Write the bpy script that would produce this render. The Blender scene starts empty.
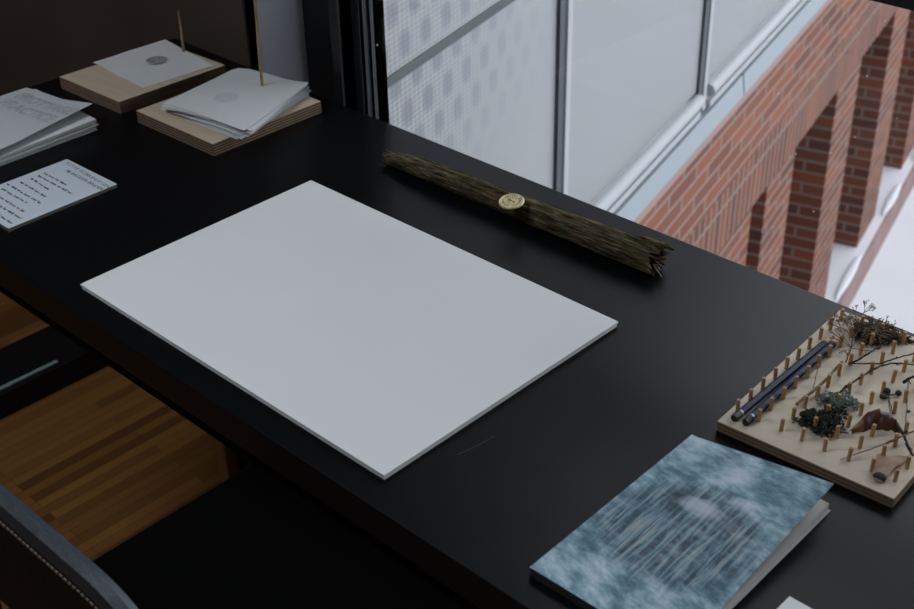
import bpy, bmesh, math, random
from mathutils import Vector, Matrix, noise
random.seed(7)
C = bpy.context.scene.collection
PI = math.pi
# ------------------------------------------------------------------ camera frame
CAMZ = 1.47
DZ = 0.74                                   # desk top height
R = Matrix(((0.72260131, -0.35833789, 0.5911356),
            (0.69099042, 0.39853533, -0.60307697),
            (-0.01948309, 0.84425325, 0.5355902)))
F_PX = 1312.0
def at(px, py, h=0.0, base=DZ):
    """point of the place seen at a photo pixel, at height h above the desk (or above base)"""
    d = R @ Vector((px - 457, 304.5 - py, -F_PX))
    k = (base + h - CAMZ) / d.z
    p = d * k
    return Vector((p.x, p.y, base + h))
def at_y(px, py, y):
    d = R @ Vector((px - 457, 304.5 - py, -F_PX))
    p = d * (y / d.y)
    return Vector((p.x, p.y, p.z + CAMZ))

# ------------------------------------------------------------------ materials
def mat(name, col, rough=0.6, metal=0.0, spec=0.5, var=0.0, scale=20.0, bump=0.0, bscale=None, stretch=(1, 1, 1), col2=None, sheen=0):
    m = bpy.data.materials.new(name); m.use_nodes = True
    nt = m.node_tree; b = nt.nodes['Principled BSDF']
    b.inputs['Base Color'].default_value = (*col, 1); b.inputs['Roughness'].default_value = rough
    b.inputs['Metallic'].default_value = metal; b.inputs['Specular IOR Level'].default_value = spec
    if sheen: b.inputs['Sheen Weight'].default_value = sheen
    if var or bump or col2:
        tc = nt.nodes.new('ShaderNodeTexCoord'); mp = nt.nodes.new('ShaderNodeMapping'); mp.inputs['Scale'].default_value = stretch
        nt.links.new(tc.outputs['Object'], mp.inputs['Vector'])
        nz = nt.nodes.new('ShaderNodeTexNoise'); nz.inputs['Scale'].default_value = scale; nz.inputs['Detail'].default_value = 6
        nt.links.new(mp.outputs[0], nz.inputs['Vector'])
        if var or col2:
            rp = nt.nodes.new('ShaderNodeValToRGB'); rp.color_ramp.elements[0].position = 0.35; rp.color_ramp.elements[1].position = 0.65
            c2 = col2 or tuple(min(1, c * (1 + var)) for c in col)
            c1 = col if col2 else tuple(c * (1 - var) for c in col)
            rp.color_ramp.elements[0].color = (*c1, 1); rp.color_ramp.elements[1].color = (*c2, 1)
            nt.links.new(nz.outputs['Fac'], rp.inputs['Fac']); nt.links.new(rp.outputs['Color'], b.inputs['Base Color'])
        if bump:
            n2 = nz
            if bscale:
                n2 = nt.nodes.new('ShaderNodeTexNoise'); n2.inputs['Scale'].default_value = bscale; n2.inputs['Detail'].default_value = 8
                nt.links.new(mp.outputs[0], n2.inputs['Vector'])
            bp = nt.nodes.new('ShaderNodeBump'); bp.inputs['Strength'].default_value = bump; bp.inputs['Distance'].default_value = 0.004
            nt.links.new(n2.outputs['Fac'], bp.inputs['Height']); nt.links.new(bp.outputs[0], b.inputs['Normal'])
    return m

class NB:
    """small node-building helper"""
    def __init__(s, m): s.nt = m.node_tree; s.b = s.nt.nodes['Principled BSDF']
    def n(s, t, **k):
        x = s.nt.nodes.new('ShaderNode' + t)
        for a, v in k.items(): setattr(x, a, v)
        return x
    def l(s, a, b): s.nt.links.new(a, b)
    def math(s, op, a, b=None, clamp=False):
        x = s.n('Math', operation=op, use_clamp=clamp)
        for i, v in enumerate((a, b)):
            if v is None: continue
            if isinstance(v, (int, float)): x.inputs[i].default_value = v
            else: s.l(v, x.inputs[i])
        return x.outputs[0]
    def sep(s):
        tc = s.n('TexCoord'); sp = s.n('SeparateXYZ'); s.l(tc.outputs['Object'], sp.inputs[0]); return sp.outputs, tc
    def mix(s, f, a, b):
        x = s.n('Mix', data_type='RGBA')
        if isinstance(f, (int, float)): x.inputs[0].default_value = f
        else: s.l(f, x.inputs[0])
        for i, v in ((6, a), (7, b)):
            if isinstance(v, tuple): x.inputs[i].default_value = (*v, 1)
            else: s.l(v, x.inputs[i])
        return x.outputs[2]
    def noise(s, vec, scale, detail=4, rough=0.5):
        x = s.n('TexNoise'); x.inputs['Scale'].default_value = scale; x.inputs['Detail'].default_value = detail; x.inputs['Roughness'].default_value = rough
        s.l(vec, x.inputs['Vector']); return x.outputs['Fac']
    def comb(s, x, y, z=0.0):
        c = s.n('CombineXYZ')
        for i, v in enumerate((x, y, z)):
            if isinstance(v, (int, float)): c.inputs[i].default_value = v
            else: s.l(v, c.inputs[i])
        return c.outputs[0]
    def ramp(s, f, *st):
        r = s.n('ValToRGB'); s.l(f, r.inputs[0]); e = r.color_ramp.elements
        e[0].position, e[0].color = st[0][0], (*st[0][1], 1); e[1].position, e[1].color = st[-1][0], (*st[-1][1], 1)
        for p, c in st[1:-1]:
            q = e.new(p); q.color = (*c, 1)
        return r.outputs[0]

def brick_mat(name, soldier=False, tint=1.0):
    m = mat(name, (.3, .1, .06), 0.9, spec=.2); k = NB(m); o, tc = k.sep()
    xy = k.math('ADD', o[0], o[1])
    v = k.comb(o[2], xy) if soldier else k.comb(xy, o[2])
    br = k.n('TexBrick'); k.l(v, br.inputs['Vector'])
    br.offset = 0.0 if soldier else 0.5
    br.inputs['Scale'].default_value = 1.0
    br.inputs['Brick Width'].default_value = 0.2 if soldier else 0.2
    br.inputs['Row Height'].default_value = 0.048
    br.inputs['Mortar Size'].default_value = 0.006; br.inputs['Mortar Smooth'].default_value = 0.2; br.inputs['Bias'].default_value = 0
    t = tint
    br.inputs['Color1'].default_value = (.125 * t, .040 * t, .028 * t, 1)
    br.inputs['Color2'].default_value = (.27 * t, .082 * t, .038 * t, 1)
    br.inputs['Mortar'].default_value = (.24, .19, .17, 1)
    nz = k.noise(k.comb(k.math('MULTIPLY', xy, 4.0), k.math('MULTIPLY', o[2], 16.0)), 1.0, 5, .65)
    c = k.mix(k.math('MULTIPLY', nz, 0.38), br.outputs['Color'], (.19, .12, .10))
    k.l(c, k.b.inputs['Base Color'])
    bp = k.n('Bump'); bp.inputs['Strength'].default_value = .6; bp.inputs['Distance'].default_value = .005
    k.l(k.math('SUBTRACT', 1.0, br.outputs['Fac']), bp.inputs['Height']); k.l(bp.outputs[0], k.b.inputs['Normal'])
    return m

M = {}
M['desk'] = mat('black_laminate', (.0042, .0046, .0056), .29, spec=.155, bump=.03, scale=900)
M['desk_edge'] = mat('black_edge', (.002, .002, .0022), .7, spec=.05)
M['board_white'] = mat('white_card', (.78, .785, .785), .75, spec=.2, var=.012, scale=6, bump=.02, bscale=600)
M['card_core'] = mat('grey_board_core', (.16, .15, .135), .9, spec=.1)
M['paper'] = mat('paper', (.72, .73, .74), .8, spec=.2, bump=.03, scale=80)
M['paper_cool'] = mat('cool_paper', (.62, .68, .75), .8, spec=.2)
M['cream'] = mat('cream_paper', (.62, .60, .54), .85, spec=.15, bump=.15, scale=3, bscale=60, stretch=(1, 1, 60))
M['page_edge'] = mat('page_edges', (.58, .57, .55), .85, spec=.1, var=.25, scale=2, stretch=(1, 1, 900))
M['ink'] = mat('pen_ink', (.02, .024, .035), .6)
M['graphite'] = mat('graphite', (.12, .13, .17), .6)
M['black'] = mat('black_paint', (.006, .0065, .0075), .45, spec=.4)
M['seat'] = mat('black_seat', (.002, .002, .002), .75, spec=.08)
M['frame'] = mat('black_window_frame', (.010, .012, .014), .42, spec=.5)
M['peg'] = mat('peg_wood', (.46, .29, .14), .7, spec=.3, var=.15, scale=300, stretch=(1, 1, .15))
M['spike'] = mat('bamboo', (.42, .28, .13), .5, var=.15, scale=200, stretch=(1, 1, .1))
M['pencil'] = mat('navy_lacquer', (.007, .012, .05), .42, spec=.3)
M['pencil_end'] = mat('black_lacquer', (.004, .004, .006), .3)
M['silver'] = mat('silver_print', (.45, .5, .6), .35, metal=.4)
M['pencil_wood'] = mat('cedar', (.62, .36, .24), .8)
M['lead'] = mat('graphite_lead', (.03, .03, .035), .4)
M['twig'] = mat('dark_twig', (.035, .022, .018), .8, var=.4, scale=200)
M['twig_pale'] = mat('pale_twig', (.20, .13, .075), .8, var=.3, scale=200)
M['stem_brown'] = mat('brown_stem', (.10, .065, .045), .8)
M['seed'] = mat('dried_seed_heads', (.34, .25, .18), .9, var=.5, scale=300)
M['seed_dark'] = mat('dark_seed', (.03, .022, .02), .8)
M['nest'] = mat('dried_roots', (.06, .04, .022), .95, col2=(.16, .11, .055), scale=160)
M['moss'] = mat('dark_moss', (.012, .018, .012), .95, col2=(.05, .06, .035), scale=150)
M['lichen'] = mat('grey_lichen', (.15, .20, .17), .95, col2=(.42, .48, .42), scale=160)
M['leaf'] = mat('brown_leaf', (.045, .014, .008), .45, col2=(.10, .032, .014), scale=60, spec=.4)
M['leaf_tan'] = mat('curled_leaf_end', (.26, .15, .06), .6, col2=(.14, .07, .03), scale=90)
M['wing'] = mat('winged_seed', (.42, .28, .19), .8, col2=(.30, .20, .15), scale=120, bump=.3)
M['wing_dark'] = mat('seed_tip', (.03, .027, .026), .8)
M['leather'] = mat('black_leather', (.003, .0032, .0035), .6, spec=.2, bump=.25, scale=220)
M['leather_lit'] = mat('daylit_leather', (.022, .032, .045), .45, spec=.5, bump=.2, scale=220)  # lighter blue tone imitates daylight falling on the backrest's top rim
M['thread'] = mat('seam_thread', (.20, .18, .15), .8)
M['leg_wood'] = mat('leg_wood', (.30, .14, .06), .5)
M['strip'] = mat('reflection_strip', (.30, .37, .38), .4)  # pale tone stands in for a reflection on black steel
M['wall_dark'] = mat('dark_room_paint', (.10, .085, .075), .8)
M['brown'] = mat('brown_panel', (.068, .049, .040), .6, var=.12, scale=4, spec=.3)
M['grey'] = mat('blue_grey_plaster', (.38, .40, .445), .8, spec=.2)
M['panel'] = mat('facade_panel', (.262, .266, .276), .5, var=.02, scale=1.5, spec=.4)
M['alu'] = mat('pale_aluminium', (.36, .375, .395), .45, spec=.3)
M['sill'] = mat('blue_grey_sill', (.29, .32, .35), .5, spec=.2)
M['alu_dark'] = mat('dark_joint', (.035, .045, .055), .5)
M['alu_grey'] = mat('grey_groove', (.16, .19, .22), .5)
M['pinkline'] = mat('pink_mortar_bed', (.30, .205, .19), .9)
M['snow'] = mat('snow', (.66, .67, .71), .9, var=.02, scale=3, bump=.3, bscale=5, spec=.2)
M['brick'] = brick_mat('red_brick')
M['soldier'] = brick_mat('upright_red_brick', True, .82)
M['pier'] = brick_mat('pier_red_brick', False, .85)
M['ceiling'] = mat('ceiling_paint', (.35, .33, .31), .9)
M['cover_paper'] = mat('zine_cover', (.60, .62, .64), .85, spec=.1)
M['brass'] = None

# brass token: pale gold with worn engraving
m = mat('pale_gold_brass', (.68, .60, .33), .45, metal=.35, var=.2, scale=300, bump=.3); M['brass'] = m
M['engraving'] = mat('engraving', (.10, .08, .035), .7)

# bark log
m = mat('mossy_bark', (.06, .05, .03), .95, spec=.15); k = NB(m); tc = k.n('TexCoord'); mp = k.n('Mapping'); mp.inputs['Scale'].default_value = (8, 80, 80)
k.l(tc.outputs['Object'], mp.inputs[0]); f1 = k.noise(mp.outputs[0], 4.0, 8, .75)
c = k.ramp(f1, (.38, (.012, .009, .006)), (.48, (.075, .056, .032)), (.57, (.19, .14, .08)), (.68, (.46, .37, .26)))
mp2 = k.n('Mapping'); mp2.inputs['Scale'].default_value = (1, 1, 1); k.l(tc.outputs['Object'], mp2.inputs[0])
f2 = k.noise(mp2.outputs[0], 35.0, 4, .6); f3 = k.ramp(f2, (.42, (0, 0, 0)), (.62, (1, 1, 1)))
c2 = k.ramp(f1, (.40, (.010, .012, .005)), (.66, (.15, .14, .05)))
k.l(k.mix(k.math('MULTIPLY', f3, .8), c, c2), k.b.inputs['Base Color'])
bp = k.n('Bump'); bp.inputs['Strength'].default_value = .9; bp.inputs['Distance'].default_value = .003; k.l(f1, bp.inputs['Height']); k.l(bp.outputs[0], k.b.inputs['Normal'])
M['bark'] = m
M['rot'] = mat('rotten_wood', (.16, .085, .035), .9, col2=(.05, .025, .012), scale=120, bump=.5)
M['splinter'] = mat('pale_splinter', (.42, .38, .30), .8)

# birch board faces with faint grain; plywood edges with layers
def wood_top(name, c1, c2):
    m = mat(name, c1, .65, spec=.3); k = NB(m); tc = k.n('TexCoord'); mp = k.n('Mapping'); mp.inputs['Scale'].default_value = (3, 30, 3)
    k.l(tc.outputs['Object'], mp.inputs[0]); f = k.noise(mp.outputs[0], 2.5, 6, .6)
    k.l(k.ramp(f, (.3, c1), (.7, c2)), k.b.inputs['Base Color']); return m
M['birch'] = wood_top('birch_veneer', (.56, .44, .32), (.66, .54, .41))
M['birch_warm'] = wood_top('pale_plywood', (.58, .49, .385), (.66, .57, .46))
def ply(name, h, n, ca, cb):
    m = mat(name, ca, .8, spec=.2); k = NB(m); o, tc = k.sep()
    w = k.math('FRACT', k.math('MULTIPLY', o[2], n / h)); s = k.math('GREATER_THAN', w, .42)
    f = k.noise(tc.outputs['Object'], 60, 3)
    c = k.mix(s, cb, ca); k.l(k.mix(k.math('MULTIPLY', f, .5), c, cb), k.b.inputs['Base Color']); return m
M['ply'] = ply('plywood_edge', .018, 5, (.34, .24, .15), (.07, .045, .028))
M['ply_peg'] = ply('plywood_layers', .0110, 3, (.28, .20, .13), (.10, .07, .045))
M['endgrain'] = mat('solid_wood_edge', (.20, .125, .08), .8, var=.2, scale=30, stretch=(1, 1, 8))

# parquet floor
m = mat('oak_parquet', (.3, .14, .05), .42, spec=.5); k = NB(m); o, tc = k.sep()
bx = k.math('DIVIDE', o[1], .36); row = k.math('FLOOR', bx)
br = k.n('TexBrick'); k.l(k.comb(o[1], o[0]), br.inputs['Vector']); br.inputs['Scale'].default_value = 1; br.inputs['Brick Width'].default_value = .36; br.inputs['Row Height'].default_value = .021
br.offset = .37; br.offset_frequency = 3; br.inputs['Mortar Size'].default_value = .0006; br.inputs['Bias'].default_value = -.1
br.inputs['Color1'].default_value = (.12, .048, .012, 1); br.inputs['Color2'].default_value = (.40, .185, .045, 1); br.inputs['Mortar'].default_value = (.07, .03, .01, 1)
f = k.noise(k.comb(k.math('MULTIPLY', o[0], 60.0), k.math('MULTIPLY', o[1], 5.0)), 1.0, 6, .6)
k.l(k.mix(k.math('MULTIPLY', f, .55), br.outputs['Color'], (.13, .05, .015)), k.b.inputs['Base Color'])
M['parquet'] = m

# facade screen with a dotted print: small dots everywhere, larger soft lozenges in staggered rows that shrink to the right
FD = 0.95                                              # distance of the facade plane from the viewpoint, metres
m = mat('dotted_glass_panel', (.4, .42, .45), .4); k = NB(m); o, tc = k.sep()
s = k.math('DIVIDE', o[0], FD); t = k.math('DIVIDE', o[2], FD)
def tri(v, per, off):                                    # 0 at cell centre, 1 at cell edge
    a = k.math('FRACT', k.math('DIVIDE', k.math('SUBTRACT', v, off - per / 2), per))
    return k.math('MULTIPLY', k.math('ABSOLUTE', k.math('SUBTRACT', a, .5)), 2.0)
def blot(so, to):
    a = k.math('MULTIPLY', tri(s, .0665, so), 1.75); b = k.math('MULTIPLY', tri(t, .117, to), 2.3)
    a2 = k.math('POWER', a, 3.0); b2 = k.math('POWER', b, 3.0)
    return k.math('SUBTRACT', 1.15, k.math('ADD', a2, b2), True)
bl = k.math('MAXIMUM', blot(1.758, -.923), blot(1.7915, -.9815))
fade = k.math('SUBTRACT', 1.0, k.math('MULTIPLY', k.math('SUBTRACT', s, 1.72), 2.3), True)
fade2 = k.math('ADD', 1.0, k.math('MULTIPLY', k.math('ADD', t, .90), 5.0), True)
bl = k.math('MULTIPLY', k.math('MULTIPLY', bl, k.math('ADD', fade, .12)), fade2)
da = tri(s, .0135, 0.0); db = tri(t, .0085, 0.0)
dot = k.math('GREATER_THAN', k.math('ADD', k.math('MULTIPLY', da, da), k.math('MULTIPLY', db, db)), .75)
fd = k.math('SUBTRACT', 1.0, k.math('MULTIPLY', k.math('SUBTRACT', s, 1.6), 1.9), True)
dotm = k.math('MULTIPLY', k.math('MULTIPLY', dot, fd), .6)
c = k.mix(dotm, (.258, .263, .272), (.115, .12, .127))
c = k.mix(k.math('MULTIPLY', bl, .52), c, (.085, .10, .135))
k.l(c, k.b.inputs['Base Color']); M['dotted'] = m

# book cover painting: misty stand of trees, blurred
m = mat('forest_painting_cover', (.2, .3, .35), .38, spec=.5); k = NB(m); o, tc = k.sep()
u, v = k.math('MULTIPLY', o[0], 8.0), k.math('MULTIPLY', o[1], 4.76)             # both 0..1 over the cover
wob = k.math('MULTIPLY', k.math('SUBTRACT', k.noise(k.comb(k.math('MULTIPLY', u, 6.0), k.math('MULTIPLY', v, 9.0)), 1.0, 3), .5), .014)
uw = k.math('ADD', u, wob)
slant = k.math('ADD', v, k.math('MULTIPLY', u, .12))
clouds = k.noise(k.comb(k.math('MULTIPLY', u, 4.5), k.math('MULTIPLY', slant, 15.0)), 1.0, 8, .68)
lift = k.math('MULTIPLY', k.noise(k.comb(u, v, 3.3), 3.2, 2), .5)
base = k.ramp(k.math('SUBTRACT', k.math('ADD', clouds, lift), .25), (.34, (.045, .115, .155)), (.44, (.12, .24, .31)), (.54, (.27, .41, .49)), (.68, (.52, .60, .68)))
trunk = k.noise(k.comb(k.math('MULTIPLY', uw, 34.0), k.math('MULTIPLY', v, 3.6)), 1.0, 6, .6)
trunkc = k.ramp(trunk, (.42, (.006, .024, .045)), (.50, (.022, .075, .12)), (.55, (.13, .24, .31)), (.62, (.27, .31, .31)), (.72, (.36, .31, .25)))
tops = k.math('MULTIPLY', k.math('SUBTRACT', k.noise(k.comb(k.math('MULTIPLY', u, 13.0), k.math('MULTIPLY', v, 1.6)), 1.0, 4, .7), .5), 1.5)
du = k.math('MULTIPLY', k.math('SUBTRACT', u, .52), 2.0); dv = k.math('MULTIPLY', k.math('SUBTRACT', v, .50), 3.6)
rr = k.math('ADD', k.math('ADD', k.math('MULTIPLY', du, du), k.math('MULTIPLY', dv, dv)), tops)
mask = k.math('MULTIPLY', k.math('SUBTRACT', 1.3, rr), 1.7, True)
mist = k.math('MULTIPLY', k.math('SUBTRACT', clouds, .40), 3.0, True)
c = k.mix(k.math('MULTIPLY', mask, k.math('SUBTRACT', 1.0, k.math('MULTIPLY', mist, .45))), base, trunkc)
bx1 = k.math('MULTIPLY', k.math('SUBTRACT', u, .50), 5.5); by1 = k.math('MULTIPLY', k.math('SUBTRACT', v, .665), 19.0)
gl = k.math('SUBTRACT', k.math('ADD', .35, k.math('MULTIPLY', clouds, 1.5)), k.math('ADD', k.math('MULTIPLY', bx1, bx1), k.math('MULTIPLY', by1, by1)), True)
c = k.mix(k.math('MULTIPLY', gl, .75), c, (.50, .55, .66))
k.l(c, k.b.inputs['Base Color']); M['cover_art'] = m

# tracing paper sheets: white, a little light passes through
m = mat('tissue_paper', (.82, .83, .84), .7, spec=.2, bump=.12, scale=25)
k = NB(m); tr = k.n('BsdfTranslucent'); tr.inputs[0].default_value = (.75, .76, .78, 1); mx = k.n('MixShader'); mx.inputs[0].default_value = .14
k.l(k.b.outputs[0], mx.inputs[1]); k.l(tr.outputs[0], mx.inputs[2]); k.l(mx.outputs[0], k.nt.nodes['Material Output'].inputs[0]); M['tissue'] = m
# rubbing on the sheet
M['rubbing'] = mat('pencil_rubbing', (.20, .205, .22), .8, col2=(.42, .43, .46), scale=180)
# clear pane: mostly passes light, reflects by angle
m = bpy.data.materials.new('window_glass'); m.use_nodes = True; nt = m.node_tree; nt.nodes.remove(nt.nodes['Principled BSDF'])
a = nt.nodes.new('ShaderNodeBsdfTransparent'); a.inputs[0].default_value = (.97, .98, .98, 1); g = nt.nodes.new('ShaderNodeBsdfGlossy'); g.inputs['Roughness'].default_value = 0
fr = nt.nodes.new('ShaderNodeFresnel'); fr.inputs[0].default_value = 1.18; x = nt.nodes.new('ShaderNodeMixShader')
nt.links.new(fr.outputs[0], x.inputs[0]); nt.links.new(a.outputs[0], x.inputs[1]); nt.links.new(g.outputs[0], x.inputs[2]); nt.links.new(x.outputs[0], nt.nodes['Material Output'].inputs[0]); M['glass'] = m

# ------------------------------------------------------------------ mesh helpers
def obj(name, bm, m, parent=None, smooth=False, bevel=0, auto=None):
    me = bpy.data.meshes.new(name)
    bmesh.ops.recalc_face_normals(bm, faces=bm.faces[:])
    if smooth:
        for f in bm.faces: f.smooth = True
        if auto:
            for e in bm.edges:
                if len(e.link_faces) == 2 and e.calc_face_angle(0) > auto: e.smooth = False
    bm.to_mesh(me); bm.free()
    ms = m if isinstance(m, (list, tuple)) else [m]
    for q in ms: me.materials.append(q)
    o = bpy.data.objects.new(name, me); C.objects.link(o)
    if parent: o.parent = parent
    if bevel:
        b = o.modifiers.new('bevel', 'BEVEL'); b.width = bevel; b.segments = 2; b.limit_method = 'ANGLE'
    return o
def tag(o, label=None, cat=None, group=None, kind=None):
    if label: o['label'] = label
    if cat: o['category'] = cat
    if group: o['group'] = group
    if kind: o['kind'] = kind
    return o
def thing(name, label, cat, loc=(0, 0, 0), rz=0, group=None, kind=None):
    o = bpy.data.objects.new(name, None); C.objects.link(o); o.location = loc; o.rotation_euler = (0, 0, rz); o.empty_display_size = .05
    return tag(o, label, cat, group, kind)
def box(bm, x0, x1, y0, y1, z0, z1, mi=0):
    vs = [bm.verts.new(p) for p in ((x0, y0, z0), (x1, y0, z0), (x1, y1, z0), (x0, y1, z0), (x0, y0, z1), (x1, y0, z1), (x1, y1, z1), (x0, y1, z1))]
    for f in ((3, 2, 1, 0), (4, 5, 6, 7), (0, 1, 5, 4), (1, 2, 6, 5), (2, 3, 7, 6), (3, 0, 4, 7)):
        fc = bm.faces.new([vs[i] for i in f]); fc.material_index = mi
    return vs
def bx(*a):
    bm = bmesh.new(); box(bm, *a); return bm
def tube(bm, pts, r, seg=8, cap=True, mi=0):
    pts = [Vector(p) for p in pts]; n = len(pts); rs = r if isinstance(r, (list, tuple)) else [r] * n
    rings = []; t0 = (pts[1] - pts[0]).normalized(); a = t0.orthogonal().normalized()
    for i, p in enumerate(pts):
        t = (pts[min(i + 1, n - 1)] - pts[max(i - 1, 0)]).normalized()
        a = (a - t * a.dot(t)); a = a.normalized() if a.length > 1e-6 else t.orthogonal().normalized(); b = t.cross(a)
        rings.append([bm.verts.new(p + (a * math.cos(2 * PI * j / seg) + b * math.sin(2 * PI * j / seg)) * rs[i]) for j in range(seg)])
    for i in range(n - 1):
        for j in range(seg):
            f = bm.faces.new((rings[i][j], rings[i][(j + 1) % seg], rings[i + 1][(j + 1) % seg], rings[i + 1][j])); f.material_index = mi
    if cap:
        bm.faces.new(rings[0][::-1]).material_index = mi; bm.faces.new(rings[-1]).material_index = mi
    return rings
def blob(bm, c, r, sub=1, jit=0.0):
    d = bmesh.ops.create_icosphere(bm, subdivisions=sub, radius=1.0)
    rv = r if isinstance(r, (tuple, list, Vector)) else (r, r, r)
    for v in d['verts']:
        j = 1 + random.uniform(-jit, jit); v.co = Vector((v.co.x * rv[0] * j, v.co.y * rv[1] * j, v.co.z * rv[2] * j)) + Vector(c)
def frame2(p0, p1):
    """angle about z of the direction p0 -> p1"""
    d = p1 - p0; return math.atan2(d.y, d.x)
def local_poly(pts, org, rz):
    c, s_ = math.cos(-rz), math.sin(-rz)
    return [((p.x - org.x) * c - (p.y - org.y) * s_, (p.x - org.x) * s_ + (p.y - org.y) * c) for p in pts]
def slab(bm, poly, z0, z1, mi_top=0, mi_side=0):
    lo = [bm.verts.new((x, y, z0)) for x, y in poly]; hi = [bm.verts.new((x, y, z1)) for x, y in poly]
    bm.faces.new(hi).material_index = mi_top; bm.faces.new(lo[::-1]).material_index = mi_side
    n = len(poly)
    for i in range(n):
        bm.faces.new((lo[i], lo[(i + 1) % n], hi[(i + 1) % n], hi[i])).material_index = mi_side
def sheet(bm, quad, fz, nx=12, ny=12, th=.00025):
    """thin sheet over a quad (a,b,c,d), height fz(u,v)"""
    g = []
    for lay in (0, 1):
        g.append([[None] * (ny + 1) for _ in range(nx + 1)])
        for i in range(nx + 1):
            for j in range(ny + 1):
                u, v = i / nx, j / ny
                p = (1 - u) * (1 - v) * Vector(quad[0]) + u * (1 - v) * Vector(quad[1]) + u * v * Vector(quad[2]) + (1 - u) * v * Vector(quad[3])
                g[lay][i][j] = bm.verts.new((p.x, p.y, fz(u, v) + lay * th))
    for i in range(nx):
        for j in range(ny):
            bm.faces.new((g[1][i][j], g[1][i + 1][j], g[1][i + 1][j + 1], g[1][i][j + 1])); bm.faces.new((g[0][i][j], g[0][i][j + 1], g[0][i + 1][j + 1], g[0][i + 1][j]))
    for i in range(nx):
        bm.faces.new((g[0][i][0], g[0][i + 1][0], g[1][i + 1][0], g[1][i][0])); bm.faces.new((g[0][i + 1][ny], g[0][i][ny], g[1][i][ny], g[1][i + 1][ny]))
    for j in range(ny):
        bm.faces.new((g[0][0][j + 1], g[0][0][j], g[1][0][j], g[1][0][j + 1])); bm.faces.new((g[0][nx][j], g[0][nx][j + 1], g[1][nx][j + 1], g[1][nx][j]))
def lettering(name, text, p0, p1, z, m, parent, org, rz, outline=0.0, height=None, thick=0.0):
    """written line whose baseline runs p0 -> p1 (points of the place), lying at height z"""
    cu = bpy.data.curves.new(name, 'FONT'); cu.body = text; cu.size = 1.0; cu.resolution_u = 3
    if outline: cu.fill_mode = 'NONE'; cu.bevel_depth = outline; cu.bevel_resolution = 0
    else: cu.offset = thick
    o = bpy.data.objects.new(name + '_curve', cu); C.objects.link(o)
    dg = bpy.context.evaluated_depsgraph_get(); dg.update(); me = bpy.data.meshes.new_from_object(o.evaluated_get(dg))
    bpy.data.objects.remove(o)
    xs = [v.co.x for v in me.vertices]; ys = [v.co.y for v in me.vertices]; w = max(xs) - min(xs); hh = max(ys)
    L = (p1 - p0).to_2d().length; sx = L / w; sy = (height / hh) if height else sx
    ang = frame2(p0, p1); l0 = local_poly([p0], org, rz)[0]; a = ang - rz
    for v in me.vertices:
        x, y = (v.co.x - min(xs)) * sx, v.co.y * sy
        v.co = Vector((l0[0] + x * math.cos(a) - y * math.sin(a), l0[1] + x * math.sin(a) + y * math.cos(a), z + v.co.z * (0.3 if outline else 1) * sx))
    me.materials.clear(); me.materials.append(m); r = bpy.data.objects.new(name, me); C.objects.link(r); r.parent = parent
    return r

# ------------------------------------------------------------------ room shell
WY = 1.12                                                # window plane
def struct(name, bm, m, parent=None, **k):
    o = obj(name, bm, m, parent, **k)
    if not parent: o['kind'] = 'structure'
    return o
XL, XR, YB, ZC = -3.2, 2.6, -2.2, 2.75
WX0 = at_y(383, 100, WY + .03).x                               # where the pane begins
struct('floor', bx(XL, XR, YB, WY + .12, -.08, 0), M['parquet'])
bm = bx(XL, XR, YB, WY + .12, ZC, ZC + .1)
struct('ceiling', bm, M['ceiling'])
struct('wall_left', bx(XL - .1, XL, YB, WY + .12, 0, ZC), M['wall_dark'])
struct('wall_right', bx(XR, XR + .1, YB, WY + .12, 0, ZC), M['wall_dark'])
bm = bx(XL, XR, YB - .1, YB, 0, ZC)
struct('wall_back', bm, M['wall_dark'])
xb1 = at_y(244, 20, WY - .025).x; xg0 = at_y(251.5, 30, WY - .005).x; xg1 = at_y(294, 30, WY + .02).x; xf0 = at_y(335, 90, WY - .03).x
bm = bmesh.new()
box(bm, xb1, XR, WY - .02, WY + .035, 0, .585)              # parapet under the window
box(bm, XL, XR, WY - .02, WY + .12, 2.35, ZC)
box(bm, xb1 - .002, xf0 - .0, WY + .04, WY + .06, .585, 2.35)
struct('wall_front', bm, M['black'])
struct('wall_window', bx(XL, xb1, WY - .025, WY + .04, 0, 2.75), M['brown'])
struct('trim_1', bx(xb1, xg0, WY - .0205, WY + .05, .585, 2.35), M['black'])
bm = bmesh.new()                                         # plastered pillar, arris rounded wide to make a soft shade edge
prof = [(xg0, WY - .005)]
rr_ = .05
for i in range(13):
    a = PI / 2 * i / 12; prof.append((xg1 - rr_ + rr_ * math.sin(a), WY - .005 + .055 * (1 - math.cos(a))))
prof.append((xg0, WY + .05))
lo = [bm.verts.new((x, y, .585)) for x, y in prof]; hi = [bm.verts.new((x, y, 2.35)) for x, y in prof]
for i in range(len(prof)):
    j = (i + 1) % len(prof); bm.faces.new((lo[i], lo[j], hi[j], hi[i]))
bm.faces.new(hi); bm.faces.new(lo[::-1])
struct('trim_2', bm, M['grey'], smooth=True, auto=.5)

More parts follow.
